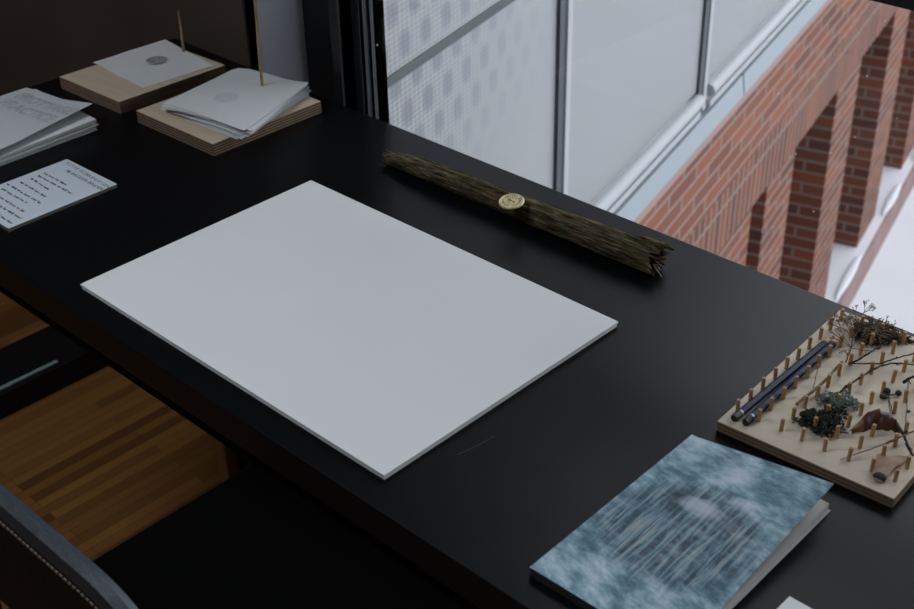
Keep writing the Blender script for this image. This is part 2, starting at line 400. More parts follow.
# window_1: stepped black frame, transom, panes
win = thing('window_1', None, None, (0, 0, 0)); win['kind'] = 'structure'
px_ = [335, 343, 352, 359, 365, 372, 376, 384]
xs_ = [at_y(p, 95, WY - .03 + q).x for p, q in zip(px_, (0, 0, .03, .012, .036, .03, .04, .055))]
bm = bmesh.new()
dep = [0.0, .004, .03, .02, .04, .034, .024]
for i in range(7): box(bm, xs_[i], xs_[i + 1], WY - .03 + dep[i], WY + .03, .585, 2.35)
box(bm, XR - .2, XR, WY - .03, WY + .06, .585, 2.35)
box(bm, xs_[-1], XR - .2, WY - .03, WY + .06, .585, .60); box(bm, xs_[-1], XR - .2, WY - .03, WY + .06, 2.28, 2.35)
obj('window_frame', bm, M['frame'], win, bevel=.0012)
zt = at_y(890, 6, WY - .02).z
obj('transom', bx(xs_[-1], XR - .2, WY - .02, WY + .028, zt, zt + .05), M['frame'], win, bevel=.002)
for z0, z1 in ((.60, zt), (zt + .05, 2.28)):
    obj('pane', bx(xs_[-1], XR - .2, WY + .005, WY + .009, z0, z1), M['glass'], win)
p = at_y(377, 45, WY - .0065)
bm = bmesh.new(); blob(bm, (p.x, WY - .0065, p.z), (.0016, .001, .0016), 2); obj('screw_head', bm, M['silver'], win, smooth=True)
# ------------------------------------------------------------------ outside
th = math.radians(105.2); U = Vector((math.cos(th), math.sin(th), 0)); N = Vector((math.sin(th), -math.cos(th), 0))
FO = -N * FD + Vector((0, 0, CAMZ))
def fbox(bm, s0, s1, o0, o1, t0, t1, mi=0):               # along, outward, height - in units of FD
    box(bm, s0 * FD, s1 * FD, -o1 * FD, -o0 * FD, t0 * FD, t1 * FD, mi)
def fthing(name, label, cat, s=0.0, t=0.0, group=None):
    return thing(name, label, cat, FO, th, group)
S0, SE = 1.545, 14.0
GZ = -3.26 * FD - .16
o = struct('ground', bx(-12, 30, WY + .5, 40, CAMZ + GZ - .2, CAMZ + GZ), M['snow'])
o['kind'] = 'structure'

bb = fthing('brick_building', 'red brick arcade building with square piers under white cladding, rising from snow', 'building')
bm = bmesh.new(); fbox(bm, S0, SE, -.10, 0, -1.84, -1.585); obj('brick_wall', bm, M['brick'], bb)
bm = bmesh.new(); fbox(bm, S0, SE, -.10, 0, -2.05, -1.84); fbox(bm, 3.6, SE, -.5, -.10, -2.05, -1.9); obj('lintel_course', bm, M['soldier'], bb)
ops = [(3.78, 3.95), (4.28, 4.857), (5.222, 5.82), (6.19, 6.78), (7.15, 7.74), (8.11, 8.7), (9.07, 9.66), (10.03, 10.6)]
prev = S0
for a_, b_ in ops + [(SE, SE)]:
    bm = bmesh.new(); fbox(bm, prev, a_, -.30 if prev > S0 else -.10, 0, -3.26, -2.05); obj('pier', bm, M['pier'], bb); prev = b_
bm = bmesh.new(); fbox(bm, 3.6, SE, -.5, -.30, -3.26, -2.05); obj('back_wall', bm, M['pier'], bb)
bm = bmesh.new(); fbox(bm, 2.2, SE, -.5, .058, -3.26 - .3, -3.262); obj('plinth', bm, mat('plinth_brick', (.24, .155, .145), .9, var=.15, scale=6), bb)
bm = bmesh.new(); fbox(bm, 2.2, SE, -.30, .045, -3.262, -3.255)
tag(obj('snow_cover', bm, M['snow'], bb), kind='stuff')
for a_, b_ in ((4.3, 4.8), (5.3, 5.75), (6.2, 6.6), (6.9, 7.5)):
    bm = bmesh.new(); blob(bm, ((a_ + b_) / 2 * FD, -.035 * FD, -3.25 * FD), ((b_ - a_) / 2 * FD, .02, .012), 3, .04)
    tag(obj('snow_heap', bm, M['snow'], bb, smooth=True), kind='stuff')

def cladding(label, s0, s1, m, dotted=False):
    f = fthing('facade_cladding', label, 'panel', group=None)
    bm = bmesh.new(); fbox(bm, s0, s1, -.04, -.01, -1.397, .9)
    obj('panel_face' if not dotted else 'dotted_screen', bm, m, f)
    bm = bmesh.new()                                       # rounded lower rail
    tube(bm, [(s0 * FD, .0, -1.417 * FD), (s1 * FD, .0, -1.417 * FD)], .018 * FD, 16); obj('rounded_rail', bm, M['alu'], f, smooth=True, auto=.8)
    bm = bmesh.new(); fbox(bm, s0, s1, -.04, -.006, -1.446, -1.434); fbox(bm, s0, s1, -.04, .008, -1.464, -1.446); obj('lower_rail', bm, M['alu'], f)
    return f
f1_ = cladding('pale facade panel printed with small dots, crossed by a dark slanting rail', S0, 2.226, M['dotted'], True)
bm = bmesh.new(); fbox(bm, S0, 2.226, -.012, -.008, -.800, -.783); obj('dark_rail', bm, mat('dark_grey_rail', (.075, .085, .088), .6, spec=.2), f1_)
cladding('plain pale grey facade panel between the two dark joints', 2.296, 3.125, M['panel'])
cladding('plain pale grey facade panel beyond the second joint, cut by the top of the picture', 3.20, 4.6, M['panel'])
for lab, a0, b0 in (('dark facade joint with a pale edge between dotted and plain panels', 2.226, 2.296), ('dark facade joint with a pale edge between the two plain panels', 3.125, 3.20)):
    j = fthing('facade_post', lab, 'joint'); w = b0 - a0
    bm = bmesh.new(); fbox(bm, a0, a0 + w * .42, -.04, -.002, -1.42, .9); obj('dark_groove', bm, M['alu_dark'], j)
    bm = bmesh.new(); fbox(bm, a0 + w * .42, a0 + w * .74, -.04, .002, -1.462, .9); obj('edge_profile', bm, M['alu'], j, bevel=.002)
    bm = bmesh.new(); fbox(bm, a0 + w * .74, a0 + w * .84, -.04, -.008, -1.42, .9); fbox(bm, a0 + w * .84, b0, -.04, -.0095, -1.42, .9, 1); obj('thin_groove', bm, [M['alu_grey'], M['panel']], j)
bm = bmesh.new(); fbox(bm, 4.6, SE, -.04, 0, -1.466, .9); tag(obj('facade_cladding', bm, M['panel']), 'distant run of pale facade cladding above the far brick piers', 'panel'); o = bpy.context.scene.objects[-1]; o.location = FO; o.rotation_euler.z = th
sl = fthing('window_sill', 'pale blue metal drip sill running between white cladding and red bricks', 'sill')
bm = bmesh.new(); fbox(bm, S0, SE, -.04, -.014, -1.488, -1.464); obj('shadow_gap', bm, M['alu_dark'], sl)
for a0, b0 in ((S0, 3.508), (3.518, 6.2), (6.21, 9.5)):
    bm = bmesh.new()
    pr = [(-.04, -1.486), (.002, -1.488), (.009, -1.542), (.009, -1.552), (-.04, -1.552)]
    A = [bm.verts.new((a0 * FD, -q[0] * FD, q[1] * FD)) for q in pr]; B = [bm.verts.new((b0 * FD, -q[0] * FD, q[1] * FD)) for q in pr]
    for i in range(5): bm.faces.new((A[i], A[(i + 1) % 5], B[(i + 1) % 5], B[i]))
    bm.faces.new(A); bm.faces.new(B[::-1]); obj('sill_plate', bm, M['sill'], sl)
bm = bmesh.new(); fbox(bm, S0, SE, -.10, .004, -1.585, -1.552); obj('mortar_bed', bm, M['pinkline'], sl)

# falling snow specks outside the pane
for p_ in ((885, 21), (867, 76), (796, 154), (831, 153), (855, 137), (813.5, 211.6), (778, 93.5), (762, 232), (715, 60), (897, 118)):
    q = at_y(*p_, WY + .3); bm = bmesh.new(); blob(bm, (0, 0, 0), random.uniform(.0006, .0009), 2); o = obj('snowflake', bm, M['snow'], smooth=True); o.location = q
    tag(o, 'tiny white snowflake drifting outside the pane in front of the bricks', 'snowflake', 'snowflakes outside the window')

# the building we stand in, above and below the room
struct('wall_outer_above', bx(-9, 12, YB, WY + .10, ZC + .12, 9.0), M['wall_dark'])
struct('wall_outer_below', bx(-9, 12, YB, WY + .02, CAMZ + GZ - .1, -.085), M['wall_dark'])
struct('wall_outer_side', bx(XR + .12, 12, YB, WY + .10, -.08, ZC + .1), M['wall_dark'])
# fill light added out of view for the papers: white diffuser, thin frame
cl = thing('added_fill_light', 'added unseen fill light, flat and square, behind the chair', 'fill light', (-1.7, -.55, ZC))
obj('fill_frame', bx(-.46, .46, -.46, .46, -.03, 0), M['frame'], cl, bevel=.002)
ml = mat('fill_diffuser', (.8, .8, .8), .5); ml.node_tree.nodes['Principled BSDF'].inputs['Emission Color'].default_value = (.86, .93, 1, 1); ml.node_tree.nodes['Principled BSDF'].inputs['Emission Strength'].default_value = FILL = 10.0
obj('diffuser', bx(-.43, .43, -.43, .43, -.034, -.0302), ml, cl)
# ------------------------------------------------------------------ desk
DX0 = at(90, 66.5).x; DY0 = at(266, 436.5).y; DY1 = at(547, 186.5).y
DX1 = .55
desk = thing('desk', 'long matte black desk along the window with everything laid out on it', 'desk', (DX0, DY0, 0))
obj('desk_top', bx(0, DX1 - DX0, 0, DY1 - DY0, DZ - .036, DZ), [M['desk']], desk, bevel=.0012)
obj('apron', bx(.06, DX1 - DX0 - .06, .02, .045, DZ - .075, DZ - .036), M['desk_edge'], desk)
lp = at(232, 488, 0, 0)
for x in (lp.x, 0.4):
    bm = bmesh.new(); box(bm, x - DX0 - .012, x - DX0 + .012, lp.y - DY0 - .012, lp.y - DY0 + .012, 0, DZ - .036); obj('leg', bm, M['leg_wood'], desk, bevel=.003)
lb = at(214, 478, 0, 0)
for x in (lb.x, 0.3):
    bm = bmesh.new(); box(bm, x - DX0 - .015, x - DX0 + .015, lb.y - DY0 + .035, lb.y - DY0 + .065, 0, DZ - .036); obj('leg', bm, M['black'], desk, bevel=.002)
bm = bmesh.new(); a_ = at(457, 455); b_ = at(495, 436); L = [a_ - Vector((DX0, DY0, 0)), b_ - Vector((DX0, DY0, 0))]
for q in L: q.z = DZ + .0002
tube(bm, [L[0], (L[0] + L[1]) / 2 + Vector((.0012, 0, 0)), L[1]], .00022, 4); tag(obj('scratch', bm, mat('scratch_grey', (.09, .095, .1), .6), desk), 'thin pale hairline scratch')

# ------------------------------------------------------------------ large white sheets
H_ = .0062
q = [at(80, 284, H_), at(384, 475.5, H_), at(618.5, 321.5, H_), at(311, 180, H_)]
org = q[0].copy(); rz = frame2(q[0], q[1]); org.z = DZ
fol = thing('drawing_board', 'large blank white board lying in the middle of the black desk', 'board', org, rz)
lq = local_poly(q, org, rz)
cx_ = sum(p[0] for p in lq) / 4; cy_ = sum(p[1] for p in lq) / 4
def inset(poly, d):
    return [(x + (d if x < cx_ else -d), y + (d if y < cy_ else -d)) for x, y in poly]
bm = bmesh.new(); slab(bm, inset(lq, .0008), 0, .0026); obj('backing_board', bm, M['board_white'], fol, bevel=.0003)
bm = bmesh.new(); slab(bm, inset(lq, .0042), .0026, .0038); obj('core_sheets', bm, M['card_core'], fol)
bm = bmesh.new(); slab(bm, lq, .0038, H_); obj('top_board', bm, M['board_white'], fol, bevel=.0004)

# ------------------------------------------------------------------ left: booklet with pencilled title
ZT = .021
org = at(98, 130); org.z = DZ
bx_ = at(96, 115.5, ZT)
rz = 0.0
zine = thing('booklet', 'thick pale booklet with pencilled block capitals and a lifted cover corner', 'booklet', org, rz)
W_, L_ = .150, .215
bm = bmesh.new()
n_pg = 7
for i in range(n_pg):
    z0 = .0005 + i * .0026
    ox = random.uniform(-.003, .001) + (.002 if i == 3 else 0); oy = random.uniform(-.002, .002)
    def fz(u, v, z0=z0, i=i):
        return z0 * (1 - .30 * (1 - v) - .12 * u) + .0012 * math.sin(3 * u + i) * v * (i / n_pg)
    sheet(bm, [(-W_ + ox, -L_, 0), (ox, -L_, 0), (ox, oy, 0), (-W_ + ox, oy, 0)], fz, 10, 10, .0011)
obj('page_block', bm, M['paper'], zine)
# cover: left-front, right-front, right-back (lifted), left-back
B0 = Vector((-W_ - .003, -L_, 0)); B1 = Vector((.007, -L_, 0)); B2 = Vector((at(93, 104.5, .028).x - org.x, at(93, 104.5, .028).y - org.y, 0)); B3 = Vector((at(26, 85.5, ZT).x - org.x, at(26, 85.5, ZT).y - org.y, 0))
def fzc(u, v):
    return .0193 - .004 * max(0, .22 - u) / .22 * .4 + .010 * max(0, u - .55) / .45 * max(0, v - .45) / .55 + .0015 * math.sin(PI * v)
bm = bmesh.new(); sheet(bm, [B0, B1, B2, B3], fzc, 20, 20, .0004); obj('cover', bm, M['cover_paper'], zine, smooth=True, auto=.9)
zz = .0222
lettering('title_lettering', 'FROTTAGE', at(13.5, 96, zz), at(67.5, 118.0, zz), zz, M['graphite'], zine, org, rz, outline=.009, height=.019)
lettering('title_lettering', 'PRACTICE', at(-3, 102.5, zz), at(47.5, 124.5, zz), zz - .0006, M['graphite'], zine, org, rz, outline=.009, height=.019)

for o_ in zine.children:
    if o_.name.startswith('title_lettering'):
        for v_ in o_.data.vertices:
            u_, w_ = .5, .8
            for _ in range(8):
                xl_, xr_ = B0.x + (B3.x - B0.x) * w_, B1.x + (B2.x - B1.x) * w_; u_ = min(1, max(0, (v_.co.x - xl_) / (xr_ - xl_)))
                w_ = min(1, max(0, (v_.co.y + L_) / (L_ + B3.y + (B2.y - B3.y) * u_)))
            v_.co.z = fzc(u_, w_) + .0010
# ------------------------------------------------------------------ left: card with handwriting
hc = .0045
a_, b_, c_, d_ = at(67, 159, hc), at(117, 184, hc), at(0, 235.5, hc), at(0, 185, hc)
org = at(117, 184, hc); org.z = DZ; rz = 0.0
card = thing('card_stack', 'small stack of pale cards covered in handwritten lines at the desk front', 'cards', org, rz)
w = b_.x - a_.x; Lc = .148
P0 = [(-w, -Lc - .002), (.001, -Lc), (0, 0), (-w, a_.y - b_.y)]
bm = bmesh.new()
for i in range(4):
    e = random.uniform(-.0006, .0006); slab(bm, [(x + e, y - abs(e)) for x, y in P0], i * .0010, i * .0010 + .0008)
obj('lower_cards', bm, M['card_core'], card)
bm = bmesh.new(); slab(bm, P0, .0040, hc); obj('top_card', bm, M['paper_cool'], card)
lettering('heading_lettering', 'ACTIVE WORKSHOP GEN', at(64.5, 163.2, hc), at(107.5, 188, hc), hc + .0001, M['ink'], card, org, rz, height=.0052, thick=-.0)
lettering('heading_lettering', 'IM BAGGER BINDER', at(65, 171, hc), at(101, 190.5, hc), hc + .0001, M['ink'], card, org, rz, height=.005, thick=.008)
bm = bmesh.new()
rows = [((43.8, 173.2), (66.8, 185.4)), ((37.9, 175.5), (71.4, 193.6)), ((30.7, 178.5), (49, 190)), ((20, 182), (45.8, 197)), ((6.6, 183.7), (40.6, 203.6)),
        ((1.5, 189), (26.6, 203)), ((-8, 192.5), (23.6, 211.8)), ((-14, 198), (22.9, 220)), ((-20, 204), (11.8, 223.6)), ((-28, 210), (10, 233))]
for (p0, p1) in rows:
    A, B = at(*p0, hc), at(*p1, hc); d = (B - A); L = d.length; d.normalize(); nrm = Vector((-d.y, d.x, 0)); x = 0
    while x < L:
        wl = min(random.uniform(.006, .014), L - x)
        if wl < .002: break
        n = max(4, int(wl / .0007)); pts = []
        tall = random.random()
        for i in range(n + 1):
            y = .0015 * math.sin(i * 1.7 + tall) * random.uniform(.5, 1.2) + (.0014 if (random.random() < .14 or i == 0) else 0)
            p = A + d * (x + wl * i / n) + nrm * y; pts.append((p.x - org.x, p.y - org.y, hc + .0002))
        tube(bm, pts, .00036, 4); x += wl + .0028
obj('handwriting', bm, M['ink'], card)

# ------------------------------------------------------------------ spike boards
def spike_block(label, l, f, r, h, edge, sx):
    l, f, r = (at(*p, h) for p in (l, f, r)); b = l + r - f
    org = f.copy(); org.z = DZ; rz = frame2(l, f)
    t = thing('spike_board', label, 'board', org, rz)
    P = local_poly([l, f, r, b], org, rz)
    bm = bmesh.new(); slab(bm, P, 0, h, 0, 1); obj('wooden_block', bm, [M['birch'], edge], t, bevel=.0006)
    return t, org, rz
def to_local(v, org, rz):
    x, y = local_poly([v], org, rz)[0]; return Vector((x, y, v.z - DZ))
h1 = .0185
b1, o1, r1 = spike_block('solid wooden block with short bent spike at the far desk corner', (59.2, 76.6), (119, 102), (225.2, 65), h1, M['endgrain'], 0)
p = at(184, 52, h1); q_ = to_local(p, o1, r1); bm = bmesh.new()
tube(bm, [q_ + Vector((0, 0, -.004)), q_ + Vector((0, 0, .02)), q_ + Vector((.0006, 0, .036)), q_ + Vector((-.0004, 0, .052)), q_ + Vector((-.0008, .0, .0635))], [.0022, .002, .0018, .0013, .0004], 8)
obj('spike', bm, M['spike'], b1, smooth=True)
h2 = .018
b2, o2, r2 = spike_block('layered plywood block with a tall thin spike holding the pile of sheets', (136, 110.5), (212.7, 144), (320.8, 101), h2, M['ply'], 0)
p = at(262, 87, h2 + .012); q_ = to_local(p, o2, r2); bm = bmesh.new()
tube(bm, [Vector((q_.x, q_.y, h2 - .004)), Vector((q_.x + .002, q_.y, .09)), Vector((q_.x + .005, q_.y + .002, .2)), Vector((q_.x + .010, q_.y + .002, .34))], [.0021, .002, .0018, .0010], 8)
obj('spike', bm, M['spike'], b2, smooth=True)
# one sheet on the first block
hs = h1 + .0004
Q = [at(92.9, 62.8, hs), at(142.8, 88.2, hs), at(214, 66, hs), at(164.9, 39.8, hs)]
org = Q[1].copy(); org.z = DZ; sh = thing('paper_sheet', 'single thin sheet with a grey round rubbing on the solid block', 'paper', org, 0)
bm = bmesh.new(); sheet(bm, [(v.x - org.x, v.y - org.y, 0) for v in Q], lambda u, v: hs + .0012 * (noise.noise(Vector((u * 3, v * 3, 0))) + .45) * (1 if 0 < u < 1 else .6), 16, 16); obj('sheet', bm, M['tissue'], sh, smooth=True, auto=.8)
cc = at(157, 61.3, hs); bm = bmesh.new(); d = bmesh.ops.create_circle(bm, cap_ends=True, radius=.0155, segments=32)
for v in bm.verts: v.co += Vector((cc.x - org.x, cc.y - org.y, hs + .0021))
tag(obj('rubbing', bm, M['rubbing'], sh), 'round grey pencil rubbing')
# pile of sheets on the plywood block
Q = [at(161.5, 102.5, .03), at(243.8, 131, .03), at(309.4, 86.5, .03), at(238, 67, .03)]
cen = sum(Q, Vector()) / 4; sp = at(262, 87, .03)
NS = 11
labs = {0: 'white sheet under all the others, touching the plywood block', NS - 1: 'topmost white sheet of the spiked pile, with a faint grey rubbing'}
for i in range(NS):
    a = random.uniform(-.10, .10) if i < NS - 1 else 0; zb = h2 + .0004 + i * .00125
    ph = random.uniform(0, 6)
    quad = []
    for v in Q:
        d_ = v - sp; quad.append(Vector((sp.x + d_.x * math.cos(a) - d_.y * math.sin(a), sp.y + d_.x * math.sin(a) + d_.y * math.cos(a), 0)) + Vector((random.uniform(-.0025, .0025), random.uniform(-.0025, .0025), 0)) * (i < NS - 1))
    def fz(u, v, zb=zb, ph=ph, i=i):
        lift = .0008 * i / NS * (math.sin(4 * u + ph * .2) + math.sin(3 * v)) + .006 * (i / NS) * (max(0, .18 - u) / .18) * (-.5) + .0045 * (i / NS) * max(0, u - .7) * max(0, v - .3) / .2
        return max(h2 + .0003 + i * .0003, zb + lift)
    org = sum(quad, Vector()) / 4; org.z = DZ
    bm = bmesh.new(); sheet(bm, [v - Vector((org.x, org.y, 0)) for v in quad], fz, 12, 12, .0002)
    o = obj('paper_sheet', bm, M['tissue'], smooth=True, auto=.8); o.location = org
    if i == NS - 1:
        cc = at(226, 96.5, .034); bm = bmesh.new(); bmesh.ops.create_circle(bm, cap_ends=True, radius=.0165, segments=32)
        for v in bm.verts: v.co += Vector((cc.x - org.x, cc.y - org.y, 0))
        zt_ = max(v.co.z for v in o.data.vertices if (Vector((v.co.x, v.co.y)) - Vector((cc.x - org.x, cc.y - org.y))).length < .03)
        for v in bm.verts: v.co.z = zt_ + .0002
        tag(obj('rubbing', bm, mat('faint_rubbing', (.56, .575, .60), .8, col2=(.70, .71, .73), scale=120), o), 'faint grey rubbing')
    if i in labs: tag(o, labs[i], 'paper', 'sheets impaled on the tall spike')
    else: tag(o, 'thin white sheet in the middle of the pile on the tall spike', 'paper', 'sheets impaled on the tall spike')

# ------------------------------------------------------------------ log with token
A = at(387.5, 155, .012); B = at(655, 261.5, .014); org = (A + B) / 2; org.z = DZ; rz = frame2(A, B)
lg = thing('log', 'weathered mossy branch with splintered ends lying along the window side', 'branch', org, rz)
LL = (B - A).to_2d().length
def lrad(u): return .0095 + .0065 * min(1, u * 1.6) + .001 * math.sin(9 * u)
bm = bmesh.new(); rings = []; NSG, NR = 110, 40
for i in range(NSG + 1):
    u = i / NSG; x = -LL / 2 + LL * u; r = lrad(u); ring = []
    if u < .05: r *= .70 + .30 * (u / .05) ** .5
    for j in range(NR):
        a = 2 * PI * j / NR
        n1 = noise.noise(Vector((x * 6, math.cos(a) * 2.2, math.sin(a) * 2.2))); n2 = noise.noise(Vector((x * 14 + 5, math.cos(a) * 6, math.sin(a) * 6))); n3 = noise.noise(Vector((x * 60, math.cos(a) * 9, math.sin(a) * 9)))
        g = 1 - .16 * math.exp(-((a - 1.15 - .15 * math.sin(5 * u)) / .09) ** 2) - .12 * math.exp(-((a - 1.9 - .2 * u) / .07) ** 2) - .12 * math.exp(-((a - .55) / .08) ** 2)
        rr = r * (1 + .12 * n1 + .10 * n2 + .05 * n3) * g
        y = math.cos(a) * rr * 1.05; z = r * .93 + math.sin(a) * rr * .95 + .0015 * math.sin(5 * u)
        xx = x + (random.uniform(-.004, .004) if i in (0,) else 0) + (random.uniform(-.007, .009) if i == NSG else 0)
        ring.append(bm.verts.new((xx, y, max(.0002, z))))
    rings.append(ring)
for i in range(NSG):
    for j in range(NR): bm.faces.new((rings[i][j], rings[i][(j + 1) % NR], rings[i + 1][(j + 1) % NR], rings[i + 1][j]))
for ring in (rings[0], rings[-1]):
    c0 = sum((v.co for v in ring), Vector()) / NR; c0.x += .006 if ring is rings[0] else -.012; cv = bm.verts.new(c0)
    for j in range(NR): bm.faces.new((ring[j], ring[(j + 1) % NR], cv)).material_index = 1
obj('bark', bm, [M['bark'], M['rot']], lg, smooth=True, auto=1.0)
fk = to_local(at(672, 249, .026), org, rz); bm = bmesh.new()
tube(bm, [(LL / 2 - .05, .006, .024), (LL / 2 - .02, .010, .027), (LL / 2 - .004, .012, .027), (fk.x - .006, fk.y, fk.z + .002), (fk.x + .003, fk.y - .001, fk.z)], [.003, .0055, .0045, .0032, .001], 8)
tube(bm, [(LL / 2 - .03, -.002, .026), (LL / 2 - .006, .002, .026), (LL / 2 + .006, .001, .021)], [.003, .004, .001], 7)
for k_ in range(9):
    y0 = random.uniform(-.011, .010); z0 = random.uniform(.006, .022)
    tube(bm, [(LL / 2 - .02, y0, z0), (LL / 2 - .002, y0 * 1.05, z0), (LL / 2 + random.uniform(.003, .010), y0 + random.uniform(-.004, .004), z0 + random.uniform(-.003, .003))], [.003, .0026, .0006], 6)
obj('broken_end', bm, M['bark'], lg, smooth=True)
bm = bmesh.new()
for k_ in range(10):
    y0 = random.uniform(-.006, .006); z0 = random.uniform(.006, .016)
    tube(bm, [(-LL / 2 + .012, y0, z0), (-LL / 2 + random.uniform(-.005, .002), y0 * 1.2, z0 + random.uniform(-.002, .002))], [.002, .0012], 6)
obj('broken_end', bm, M['rot'], lg, smooth=True)
bm = bmesh.new()
for (a, b) in (((LL / 2 + .0, -.002, .010), (LL / 2 + .016, -.008, .004)), ((LL / 2 + .0, -.004, .012), (LL / 2 + .010, -.001, .014)), ((LL / 2 - .004, -.013, .006), (LL / 2 - .016, -.015, .010)), ((LL / 2, 0, .014), (LL / 2 + .011, -.004, .008))):
    tube(bm, [a, b], [.0008, .0002], 5)
tag(obj('splinter', bm, M['splinter'], lg), 'pale loose fibres')
# token
cp = at(511.5, 201.5, .0325); tk = thing('token', 'round pale gold metal disc with engraved ring resting on the branch', 'token', cp, 0)
tk.rotation_euler = (math.radians(8), math.radians(-2), math.radians(25))
bm = bmesh.new(); pr = [(0, -.0014), (.0136, -.0014), (.0146, -.0006), (.0146, .0006), (.0138, .0014), (.0124, .0014), (.0119, .0009), (0, .0009)]
rg = [[bm.verts.new((r * math.cos(2 * PI * j / 48), r * math.sin(2 * PI * j / 48), z)) for j in range(48)] for r, z in pr if r > 0]
for i in range(len(rg) - 1):
    for j in range(48): bm.faces.new((rg[i][j], rg[i][(j + 1) % 48], rg[i + 1][(j + 1) % 48], rg[i + 1][j]))
bm.faces.new(rg[0][::-1]); bm.faces.new(rg[-1]); obj('disc', bm, M['brass'], tk, smooth=True, auto=.5)
bm = bmesh.new()
for j in range(22):
    if j % 7 == 3: continue
    a = 2 * PI * j / 22; r0, r1_ = .0088, .0108
    tube(bm, [(r0 * math.cos(a), r0 * math.sin(a), .001), (r1_ * math.cos(a + .04), r1_ * math.sin(a + .04), .001)], .0004, 5)
tube(bm, [(-.0045, .002, .001), (-.002, .0014, .0011), (.0, 0, .0011)], .0006, 6); tube(bm, [(.0015, -.001, .0011), (.0045, -.0022, .001)], .0006, 6)
for j in range(5): tube(bm, [(-.006 + j * .003, .0055, .001), (-.005 + j * .003, .0045 + .0008 * (j % 2), .001)], .0003, 5)
obj('engraving', bm, M['engraving'], tk)

# ------------------------------------------------------------------ peg board
hb = .0110
Lp, Tp, Bp = at(717, 421, hb), at(839.5, 309.5, hb), at(895, 504, hb)
org = Lp.copy(); org.z = DZ; rz = math.atan2(Tp.y - Lp.y, Tp.x - Lp.x) - PI / 2
pb = thing('peg_board', 'pale plywood board studded with rows of little wooden pegs', 'board', org, rz)
def PB(px, py, z=0.0):                                     # point on the board in its own frame
    v = at(px, py, hb + z); x, y = local_poly([v], org, rz)[0]; return Vector((x, y, hb + z))
bl_ = PB(895.5, 497.5); hgt = (Tp - Lp).to_2d().length; wid = bl_.x
bm = bmesh.new(); slab(bm, [(0, 0), (wid, 0), (wid, hgt), (0, hgt)], 0, hb, 0, 1); obj('base', bm, [M['birch_warm'], M['ply_peg']], pb, bevel=.0008)
g00 = PB(737.6, 412); g0n = PB(841, 320.4); g70 = PB(895.2, 481.3)
pegme = None
for i in range(8):
    for j in range(10):
        x = g00.x + (g70.x - g00.x) * i / 7 + (g0n.x - g00.x) * j / 9; y = g00.y + (g0n.y - g00.y) * j / 9 + (g70.y - g00.y) * i / 7
        if pegme is None:
            bm = bmesh.new(); tube(bm, [(0, 0, -.003), (0, 0, 0), (0, 0, .0128), (0, 0, .0134)], [.0019, .0019, .0019, .0015], 10)
            o = obj('peg', bm, M['peg'], pb, smooth=True, auto=.5); pegme = o.data
        else:
            o = bpy.data.objects.new('peg', pegme); C.objects.link(o); o.parent = pb
        o.location = (x + random.uniform(-.0005, .0005), y + random.uniform(-.0005, .0005), hb + random.uniform(-.0005, .0003)); o.rotation_euler = (random.uniform(-.05, .05), random.uniform(-.02, .07), random.uniform(0, 3))
PBm = Matrix.Translation(org) @ Matrix.Rotation(rz, 4, 'Z')
def on_board(name, label, cat, group=None):
    return thing(name, label, cat, org, rz, group)
def one(name, bm, m, label, cat, group=None, **k):
    """single-mesh thing on the board, its origin moved to its own base"""
    c = Vector(); n = len(bm.verts)
    for v in bm.verts: c += v.co
    c /= n; zmin = min(v.co.z for v in bm.verts); c.z = zmin
    for v in bm.verts: v.co -= c
    o = obj(name, bm, m, **k); o.matrix_world = PBm @ Matrix.Translation(c); return tag(o, label, cat, group)

# pencils
def pencil(label, butt, tip):
    A = PB(*butt, .0036); Bq = PB(*tip, .0036); d = Bq - A; L = d.to_2d().length
    w = PBm @ A; t = thing('pencil', label, 'pencil', (w.x, w.y, DZ + hb), rz + math.atan2(d.y, d.x))
    r = .0036; h0 = r * .97
    def hexa(bm, xs, rs, seg=6, ang=PI / 6):
        rg = [[bm.verts.new((x, rr * math.cos(ang + 2 * PI * j / seg), h0 + rr * math.sin(ang + 2 * PI * j / seg))) for j in range(seg)] for x, rr in zip(xs, rs)]
        for i in range(len(xs) - 1):
            for j in range(seg): bm.faces.new((rg[i][j], rg[i][(j + 1) % seg], rg[i + 1][(j + 1) % seg], rg[i + 1][j]))
        bm.faces.new(rg[0][::-1]); bm.faces.new(rg[-1])
    bm = bmesh.new(); hexa(bm, [.012, L - .019], [r, r]); obj('barrel', bm, M['pencil'], t, bevel=.0003)
    bm = bmesh.new(); hexa(bm, [0, .0008, .0105], [r * .85, r, r]); obj('end_cap', bm, M['pencil_end'], t)
    bm = bmesh.new(); hexa(bm, [.0105, .012], [r * 1.02, r * 1.02]); obj('band', bm, M['silver'], t)
    bm = bmesh.new(); hexa(bm, [L - .019, L - .005], [r * .98, r * .3], 16); obj('sharpened_wood', bm, M['pencil_wood'], t, smooth=True, auto=.8)
    bm = bmesh.new(); hexa(bm, [L - .005, L], [r * .3, r * .05], 12); obj('lead', bm, M['lead'], t, smooth=True, auto=.8)
    bm = bmesh.new()
    for q in range(7): box(bm, .022 + q * .004, .0245 + q * .004, -.0008, .0008, h0 + r * .866, h0 + r * .866 + .0001)
    obj('foil_print', bm, mat('foil_print', (.09, .11, .17), .3, metal=.5), t)
    return t
pencil('navy hexagonal pencil nearer the outer peg row, with a pale sharpened tip', (733.5, 418.5), (834.5, 335))
pencil('navy hexagonal pencil nearer the inner peg row, beside its twin', (745, 423), (842, 335.5))

